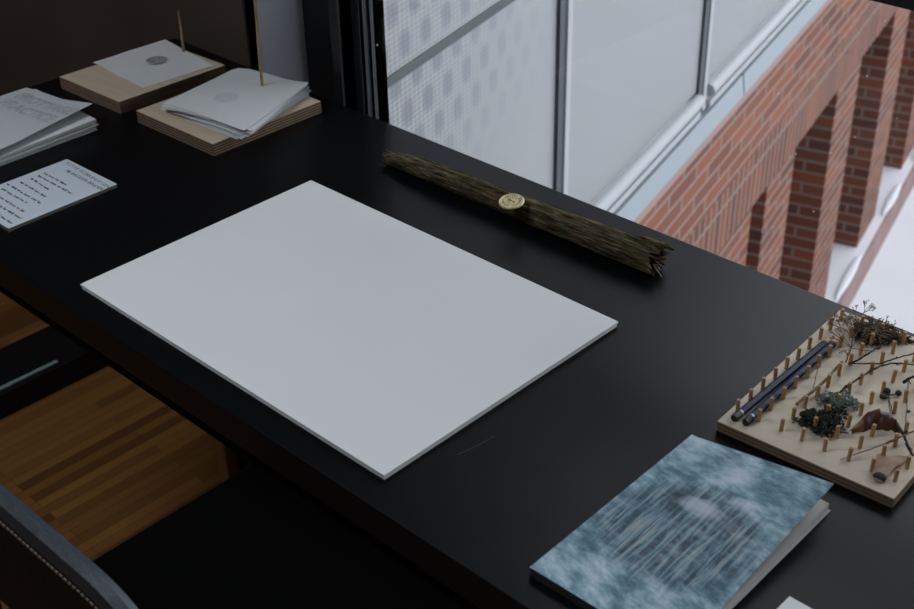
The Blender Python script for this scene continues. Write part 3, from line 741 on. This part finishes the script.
def stick(bm, pts, r0, r1, knots=0.0, seg=7):
    P = []; n = len(pts)
    for i in range(n - 1):
        for k_ in range(5):
            f = k_ / 5; a, b = pts[i], pts[i + 1]; P.append(a.lerp(b, f) + Vector((random.uniform(-1, 1), random.uniform(-1, 1), random.uniform(-.5, .5))) * .0004)
    P.append(pts[-1]); m_ = len(P)
    tube(bm, P, [(r0 + (r1 - r0) * i / (m_ - 1)) * (1 + knots * random.random()) for i in range(m_)], seg)
# pale thick twig
bm = bmesh.new(); stick(bm, [PB(796.5, 404, .003), PB(812, 392, .005), PB(826, 380, .007), PB(842, 362, .008)], .0014, .0011, .3)
one('twig', bm, M['twig_pale'], 'straight pale brown twig leaning across pegs below the pencils', 'twig')
bm = bmesh.new(); stick(bm, [PB(813, 388, .004), PB(816.5, 374, .005), PB(821, 356, .006)], .0005, .0004)
one('twig', bm, M['twig_pale'], 'short thin upright twig end beside the inner pencil', 'twig')
# dark forked twigs
bm = bmesh.new(); stick(bm, [PB(833, 399.5, .004), PB(846, 387, .009), PB(850, 384, .010), PB(868, 372.5, .007), PB(880, 366, .008), PB(892, 363, .008), PB(914, 364.5, .006), PB(924, 366, .005)], .0010, .0005, .5)
stick(bm, [PB(846, 387, .009), PB(851, 383, .0085)], .0016, .001)
stick(bm, [PB(868, 372.5, .007), PB(872, 368, .008)], .0009, .0006); stick(bm, [PB(892, 363, .008), PB(900, 365, .004)], .0006, .0004)
one('twig', bm, M['twig'], 'long dark kinked twig rising from the moss towards the right edge', 'twig')
bm = bmesh.new(); stick(bm, [PB(852, 363.5, .004), PB(880, 363.5, .004), PB(897, 358, .006), PB(912, 354, .008), PB(925, 349, .008)], .0006, .0005, .4)
stick(bm, [PB(897, 358, .006), PB(896, 356.5, .008)], .0007, .0003)
one('twig', bm, M['twig'], 'thin straight dark twig running level to the right, above the kinked one', 'twig')
bm = bmesh.new(); stick(bm, [PB(849, 364, .003), PB(858, 360, .005), PB(871, 352, .007), PB(881, 345, .006)], .0010, .0006, .5)
one('twig', bm, M['twig'], 'short dark twig pointing from the flower stem up to the root clump', 'twig')
bm = bmesh.new(); stick(bm, [PB(903, 382.5, .005), PB(908, 379, .008), PB(916, 376, .009), PB(928, 373, .008)], .0012, .0008, .5)
stick(bm, [PB(908, 379, .008), PB(911, 384, .004)], .0007, .0004)
one('twig', bm, M['twig'], 'stubby dark twig entering at the right edge beside the berries', 'twig')
# hanging thin stem with bud, at right
bm = bmesh.new(); stick(bm, [PB(908, 381, .004), PB(907.5, 395, .003), PB(906.5, 412, .003), PB(906, 421, .002)], .0005, .0004)
blob(bm, PB(908.5, 411.5, .004), .0016, 2, .15)
one('stem', bm, M['twig'], 'hair-thin straight stem with one dark bud at the right edge', 'stem')
# berries
bt = on_board('berry_sprig', 'pair of shrivelled dark berries on a thin stem above the brown leaf', 'berries')
for p_, r_ in (((887, 391), .0034), ((898.5, 393), .0030)):
    bm = bmesh.new(); blob(bm, PB(*p_, r_), (r_, r_, r_ * .9), 3, .03); obj('berry', bm, M['seed_dark'], bt, smooth=True)
bm = bmesh.new(); stick(bm, [PB(880, 397, .002), PB(887, 395, .003), PB(898, 394, .003)], .0014, .0006); stick(bm, [PB(888, 395, .003), PB(890, 404, .003), PB(893, 414, .003)], .0005, .0005)
blob(bm, PB(883.5, 396.5, .002), (.004, .0025, .0018), 2, .2); obj('stem', bm, M['twig'], bt, smooth=True)
# long thin twig across the lower rows with dark crossing twig
bm = bmesh.new(); stick(bm, [PB(841, 459.5, .002), PB(865, 451, .004), PB(887, 443, .006), PB(903, 436, .009), PB(920, 428, .008)], .0004, .0008, .2)
stick(bm, [PB(887, 443, .006), PB(894, 440, .007)], .0012, .0012)
one('twig', bm, M['twig_pale'], 'long straight thin twig slanting across the lowest peg rows', 'twig')
bm = bmesh.new(); stick(bm, [PB(897, 424, .006), PB(903.5, 434.5, .008), PB(908, 446, .007), PB(911, 453, .005), PB(913.5, 456, .003)], .0009, .0008, .9)
stick(bm, [PB(903.5, 434.5, .008), PB(907, 431, .01)], .0018, .0012); blob(bm, PB(909.5, 449, .006), .0018, 1, .3)
one('twig', bm, M['twig'], 'short knotted black twig crossing the long thin one', 'twig')
# brown curled leaf
lf = on_board('dried_leaf', 'glossy dark brown leaf curled over a peg', 'leaf')
key = [((849, 432), .003), ((861, 419), .007), ((869, 411), .014), ((880, 409), .017), ((890, 413), .014), ((896, 419), .012), ((899, 427), .003)]
low = [((852, 434), .001), ((864, 431), .002), ((874, 429), .005), ((883, 430), .006), ((891, 430), .005), ((896, 432), .003), ((899.5, 434), .001)]
def curve(keys, u):
    x = u * (len(keys) - 1); i = min(int(x), len(keys) - 2); f = x - i; f = f * f * (3 - 2 * f)
    a, b = PB(*keys[i][0], keys[i][1]), PB(*keys[i + 1][0], keys[i + 1][1]); return a.lerp(b, f)
bm = bmesh.new(); NU, NV = 36, 12; G = [[[None] * (NV + 1) for _ in range(NU + 1)] for _ in (0, 1)]
for l_ in (0, 1):
    for i in range(NU + 1):
        for j in range(NV + 1):
            u, v = i / NU, j / NV; p = curve(key, u).lerp(curve(low, u), v)
            p += Vector((.0, .0, .0035 * math.sin(PI * v) + .0007 * math.sin(u * 30 + v * 6) - l_ * .0005)); p.z = max(hb + .0003 + .0005 * (1 - l_), p.z); G[l_][i][j] = bm.verts.new(p)
for i in range(NU):
    for j in range(NV):
        mi = 1 if i < 7 else 0
        for l_ in (0, 1):
            f = bm.faces.new((G[l_][i][j], G[l_][i + 1][j], G[l_][i + 1][j + 1], G[l_][i][j + 1])); f.material_index = mi
def rim(seq):
    for (a, b) in zip(seq, seq[1:]):
        try: bm.faces.new((G[0][a[0]][a[1]], G[0][b[0]][b[1]], G[1][b[0]][b[1]], G[1][a[0]][a[1]]))
        except ValueError: pass
rim([(i, 0) for i in range(NU + 1)]); rim([(i, NV) for i in range(NU + 1)]); rim([(0, j) for j in range(NV + 1)]); rim([(NU, j) for j in range(NV + 1)])
obj('leaf_blade', bm, [M['leaf'], M['leaf_tan']], lf, smooth=True, auto=1.2)
bm = bmesh.new(); stick(bm, [PB(848, 433, .002), PB(842, 432, .003), PB(836, 430, .003)], .0008, .0005); stick(bm, [PB(893, 419, .012), PB(890, 410, .006), PB(888, 400, .004)], .0005, .0004)
obj('leaf_stalk', bm, M['twig'], lf)
# winged seed
ws = on_board('winged_seed', 'pale papery winged seed with a dark round tip at the board corner', 'seed')
out = [(875, 461), (876.5, 455), (881, 453), (889, 456), (898, 455), (906, 456), (908, 459), (902, 463), (895, 467), (889, 474), (885, 479), (880, 481), (875, 479), (872.5, 472)]
V = [PB(x, y, .0032) for x, y in out]
bm = bmesh.new(); cv = PB(885, 464, .0052)
tp = [bm.verts.new(v) for v in V]; bt_ = [bm.verts.new(v - Vector((0, 0, .0022))) for v in V]; ct = bm.verts.new(cv); cb = bm.verts.new(cv - Vector((0, 0, .002)))
for i in range(len(V)):
    j = (i + 1) % len(V); bm.faces.new((tp[i], tp[j], ct)); bm.faces.new((bt_[j], bt_[i], cb)); bm.faces.new((tp[i], bt_[i], bt_[j], tp[j]))
obj('wing', bm, M['wing'], ws, smooth=True, auto=.9)
bm = bmesh.new(); blob(bm, PB(880, 476.5, .003), (.0058, .0047, .0028), 3, .03); tag(obj('seed_tip', bm, M['wing_dark'], ws, smooth=True), 'dark grey seed end')

# clumps
def clump(c_px, ex, n, r0, r1, zmax, m, curl=.006, pl=.004, sub=4):
    bm = bmesh.new(); c = PB(*c_px)
    for _ in range(n):
        while True:
            a, b = random.uniform(-1, 1), random.uniform(-1, 1)
            if a * a + b * b < 1: break
        rad = 1 - (a * a + b * b); p = c + Vector((a * ex[0], b * ex[1], random.uniform(.0008, max(.0016, zmax * math.sqrt(rad)))))
        d = Vector((random.uniform(-1, 1), random.uniform(-1, 1), random.uniform(-.5, .5))).normalized(); P = [p]
        for s_ in range(sub):
            d = (d + Vector((random.uniform(-1, 1), random.uniform(-1, 1), random.uniform(-.7, .7))) * .6).normalized(); q = P[-1] + d * pl
            q.z = max(hb + .0006, min(hb + zmax, q.z)); P.append(q)
        r = random.uniform(r0, r1); tube(bm, P, [r] * (len(P) - 1) + [r * .4], 5)
    return bm
bm = clump((874, 336), (.0125, .012), 420, .0004, .0009, .010, M['nest'], sub=5, pl=.0032)
d2 = clump((897, 339), (.009, .005), 90, .0003, .0008, .005, M['nest'], sub=4, pl=.003)
me_ = bpy.data.meshes.new('t'); d2.to_mesh(me_); bm.from_mesh(me_); d2.free()
blob(bm, PB(874, 337, .003), (.011, .010, .005), 3, .12)
one('root_clump', bm, M['nest'], 'tangled brown clump of dried roots near the far board corner', 'plant')
# lichen and moss
mo = on_board('lichen_clump', 'clump of dark moss and grey green lichen among the lower pegs', 'plant')
def leaflets(centers, m, name, size):
    bm = bmesh.new()
    for (px, py, ex, ey, n, zm) in centers:
        c = PB(px, py)
        for _ in range(n):
            a = random.uniform(0, 2 * PI); rr = math.sqrt(random.random()); z = random.uniform(.001, zm * math.sqrt(max(.08, 1 - rr * rr)) + .0012)
            p = c + Vector((math.cos(a) * rr * ex, math.sin(a) * rr * ey, z)); s_ = size * random.uniform(.5, 1.3)
            dx = Vector((random.uniform(-1, 1), random.uniform(-1, 1), random.uniform(-.6, .8))).normalized(); dy = dx.orthogonal().normalized(); nn = dx.cross(dy)
            q = [bm.verts.new(w_) for w_ in (p, p + dx * s_ + dy * s_ * .5, p + dx * s_ * 1.9 + nn * s_ * .4, p + dx * s_ - dy * s_ * .5, p + dx * s_ + nn * s_ * .35)]
            for v_ in q: v_.co.z = max(v_.co.z, hb + .0003)
            bm.faces.new((q[0], q[1], q[4])); bm.faces.new((q[1], q[2], q[4])); bm.faces.new((q[2], q[3], q[4])); bm.faces.new((q[3], q[0], q[4])); bm.faces.new((q[0], q[3], q[2], q[1]))
    return obj(name, bm, m, mo)
leaflets([(821, 425, .019, .013, 520, .011), (812, 420, .010, .008, 160, .008), (834, 417, .011, .010, 200, .010), (822, 434, .009, .006, 110, .007), (800, 423.5, .006, .004, 40, .004)], M['moss'], 'moss', .0021)
leaflets([(842, 404, .013, .011, 260, .009), (831, 402, .012, .007, 170, .008), (851, 407, .007, .006, 80, .007), (822, 404, .005, .004, 40, .005)], M['lichen'], 'lichen', .0022)
# airy dried flower spray with tiny seed heads, partly hanging past the far edge
fl = on_board('dried_flower', 'airy dried flower spray with tiny seed heads sticking past the board edge', 'dried flower')
st = bmesh.new(); hd = bmesh.new()
def spray(p, d, L, depth, r, mx):
    q = p + d * L; tube(st, [p, p.lerp(q, .5) + Vector((random.uniform(-1, 1), random.uniform(-1, 1), 0)) * L * .08, q], [r, r * .85, r * .7], 4)
    if depth == 0 or random.random() < .12: blob(hd, q, random.uniform(.0004, .0008), 1, .25)
    if depth > 0:
        for _ in range(random.choice((2, 3, 3)) if depth > 1 else random.choice((2, 3))):
            nd = (d + Vector((random.uniform(-1, 1), random.uniform(-1, 1), random.uniform(-.35, .35))) * mx).normalized(); spray(q, nd, L * random.uniform(.6, .9), depth - 1, r * .72, mx)
base = PB(846, 362, .004)
stick(st, [base, PB(851, 348, .006), PB(853, 335, .008)], .0008, .0006)
for tgt, dep, L in (((851, 322), 4, .012), ((846, 330), 4, .010), ((858, 340), 4, .010), ((864, 326), 4, .010), ((842, 340), 3, .009), ((850, 330), 4, .010), ((860, 330), 3, .009), ((847, 342), 3, .008), ((857, 312), 4, .011), ((862, 350), 3, .009), ((848, 350), 3, .009)):
    p = PB(853, 338, .008) if tgt[1] < 340 else PB(851, 348, .006); d_ = (PB(*tgt, .010) - p).normalized(); spray(p, d_, L, dep, .0004, .55)
# tips reaching beyond the far edge
for a, b, dep in (((862, 318), (868, 303), 3), ((858, 316), (874, 307), 3), ((856, 318), (855, 303), 2), ((885, 325), (888.5, 311), 1), ((893, 328), (897, 319), 1)):
    p = PB(*a, .010); e = PB(*b, .022); d_ = (e - p); spray(p, d_.normalized(), d_.length * .38, dep, .0004, .5)
obj('stems', st, M['stem_brown'], fl); obj('seed_heads', hd, M['seed'], fl)
for nm in ('stems', 'seed_heads'):
    for o_ in fl.children:
        if o_.name.startswith(nm): o_['kind'] = 'stuff'

# ------------------------------------------------------------------ book with painted cover
wbk, lbk = .1362, .221
bk = thing('book', 'softcover book with a blue painted forest cover, front cover slightly lifted', 'book', (-.4925, .7957, DZ), .017)
bm = bmesh.new(); slab(bm, [(.0005, -lbk), (wbk, -lbk), (wbk, 0), (.0005, 0)], 0, .0010); obj('back_cover', bm, M['cream'], bk)
bm = bmesh.new(); slab(bm, [(.001, -lbk + .001), (wbk - .0015, -lbk + .001), (wbk - .0015, -.001), (.001, -.001)], .0010, .0083, 0, 1); obj('page_block', bm, [M['cream'], M['page_edge']], bk, bevel=.0004)
def fcov(u, v): return .0086 + .0205 * max(0, u - .03) * max(0, v - .10) / .9
bm = bmesh.new(); sheet(bm, [(-.001, -.001, 0), (wbk, -.001, 0), (wbk - .001, lbk, 0), (-.001, lbk, 0)], fcov, 24, 30, .0005)
o = obj('front_cover', bm, M['cover_art'], bk, smooth=True, auto=.8); o.location = (0, -lbk, 0); o['label'] = 'blue painted forest cover'
bm = bmesh.new(); slab(bm, [(-.0012, -lbk), (.0006, -lbk), (.0006, 0), (-.0012, 0)], 0, .0087); slab(bm, [(.0006, -lbk - .0006), (wbk, -lbk - .0006), (wbk, -lbk + .0006), (.0006, -lbk + .0006)], 0, .0084); obj('spine_and_shade', bm, mat('dark_spine_and_shade', (.03, .027, .024), .7), bk)  # spine, plus a dark front slab imitating shade on the tail edge

# pale slip at the bottom edge of the view
c0 = at(789.5, 596, .001); c1 = at(814, 609.6, .001); c2 = at(775, 609, .001)
rz = frame2(c0, c1); bm = bmesh.new(); slab(bm, [(0, 0), (.105, 0), (.105, -.15), (0, -.15)], 0, .0006)
o = obj('paper_sheet', bm, M['board_white']); o.location = (c0.x, c0.y, DZ + .0002); o.rotation_euler.z = rz
tag(o, 'corner of a plain white card peeking in beside the blue book', 'paper')

# ------------------------------------------------------------------ chair in front of the desk
ya = at(60, 531, 0, .80).y; xr = at(150, 612, 0, .80).x
ch = thing('chair', 'black leather chair with a stitched padded backrest, pushed in at the desk', 'chair', (0, 0, 0))
sxl = at(103, 552, 0, .45).x; sy0 = ya + .06
bm = bmesh.new(); box(bm, sxl, sxl + .62, sy0, .80, .39, .45); obj('seat', bm, M['seat'], ch, bevel=.006)
bm = bmesh.new(); xc0, xc1 = -1.16, xr + .03                    # backrest with rounded ends, padded top edge
prof = [(-.020, .665), (-.022, .70), (-.021, .775), (-.0195, .7845), (-.020, .788), (-.014, .799), (0, .8035), (.012, .800), (.018, .790), (.020, .775), (.021, .70), (.018, .665)]
prof = [(y * .52, z - .017) for y, z in prof]
NX = 60; rings = []
for i in range(NX + 1):
    u = i / NX; x = xc0 + (xc1 - xc0) * u; e = min(u, 1 - u); drop = .055 * (1 - min(1, e / .22)) ** 2.4; cv = -.030 * (2 * u - 1) ** 2 * 0
    rings.append([bm.verts.new((x, ya + y + cv, z - drop * (z > .70))) for y, z in prof])
for i in range(NX):
    for j in range(len(prof)):
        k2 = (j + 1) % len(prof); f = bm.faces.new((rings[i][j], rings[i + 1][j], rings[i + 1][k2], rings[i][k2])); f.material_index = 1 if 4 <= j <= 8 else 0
bm.faces.new(rings[0]); bm.faces.new(rings[-1][::-1])
back = obj('backrest', bm, [M['leather'], M['leather_lit']], ch, smooth=True, auto=.7)
bm = bmesh.new()
for dz_, dy_ in ((.7665, -.0108),):
    u = 0.0
    while u < 1:
        def bp_(u):
            e = min(u, 1 - u); return Vector((xc0 + (xc1 - xc0) * u, ya + dy_, dz_ - .055 * (1 - min(1, max(0, e) / .22)) ** 2.4))
        tube(bm, [bp_(u), bp_(min(1, u + .007))], .0010, 5); u += .0105
obj('stitching', bm, M['thread'], back)
bm = bmesh.new()
for x in (sxl + .05, sxl + .53): box(bm, x, x + .03, sy0 - .06, sy0 - .03, .30, .69)
box(bm, sxl + .03, sxl + .58, sy0 - .06, sy0 + .02, .36, .39); obj('back_frame', bm, M['black'], ch, bevel=.003)
for x in (sxl + .05, sxl + .53):
    for y in (sy0 - .03, .72):
        bm = bmesh.new(); tube(bm, [(x + .015, y + .015, .39), (x + .015, y + .015, 0)], [.014, .010], 12); obj('leg', bm, M['leg_wood'], ch, smooth=True, auto=.7)

# black steel foot bar by the desk end; pale strip imitates its reflection
hc_ = .05
xa = at(60, 390, 0, 0).x
x_hi = at(110, 365, 0, 0).x; x_lo = at(50, 325, 0, hc_).x; xs0 = at(30, 375, 0, hc_).x; ys1 = at(58, 362, 0, hc_).y
cb = thing('foot_bar', 'low black steel foot bar with a pale reflection strip, under the desk end', 'foot bar', (x_lo, .3, 0))
bm = bmesh.new(); slab(bm, [(0, 0), (x_hi - x_lo, 0), (x_hi - x_lo, .78), (0, .78)], 0, hc_); obj('bar_body', bm, M['black'], cb, bevel=.002)
bm = bmesh.new(); box(bm, xs0 - x_lo - .0045, xs0 - x_lo + .0045, .0, ys1 - .3, hc_, hc_ + .003); obj('reflection_strip', bm, M['strip'], cb, bevel=.001)

# ------------------------------------------------------------------ light, sky, camera
w = bpy.data.worlds.new('World'); bpy.context.scene.world = w; w.use_nodes = True; nt = w.node_tree; bg = nt.nodes['Background']
tc = nt.nodes.new('ShaderNodeTexCoord'); sp_ = nt.nodes.new('ShaderNodeSeparateXYZ'); nt.links.new(tc.outputs['Generated'], sp_.inputs[0])
rp = nt.nodes.new('ShaderNodeValToRGB'); nt.links.new(sp_.outputs[2], rp.inputs[0]); e = rp.color_ramp.elements
e[0].position = 0; e[0].color = (1.16, 1.22, 1.30, 1); e[1].position = 1; e[1].color = (.83, .88, .94, 1)
nt.links.new(rp.outputs[0], bg.inputs[0]); bg.inputs[1].default_value = SKY = 2.4
def portal(x, y, z, sx, sy, rot):
    l = bpy.data.lights.new('window_portal', 'AREA'); l.shape = 'RECTANGLE'; l.size = sx; l.size_y = sy; l.cycles.is_portal = True
    o = bpy.data.objects.new('window_portal', l); C.objects.link(o); o.location = (x, y, z); o.rotation_euler = rot
sc = bpy.context.scene
cam = bpy.data.cameras.new('camera'); co = bpy.data.objects.new('camera', cam); C.objects.link(co)
m4 = R.to_4x4(); m4.translation = (0, 0, CAMZ); co.matrix_world = m4
cam.sensor_width = 36; cam.lens = F_PX / 914 * 36; cam.clip_start = .02; cam.clip_end = 200
cam.dof.use_dof = True; cam.dof.focus_distance = 1.38; cam.dof.aperture_fstop = 10.5
sc.camera = co
sc.view_settings.view_transform = 'Standard'; sc.view_settings.look = 'None'; sc.view_settings.exposure = 0; sc.view_settings.gamma = 1
sc.view_settings.use_curve_mapping = False
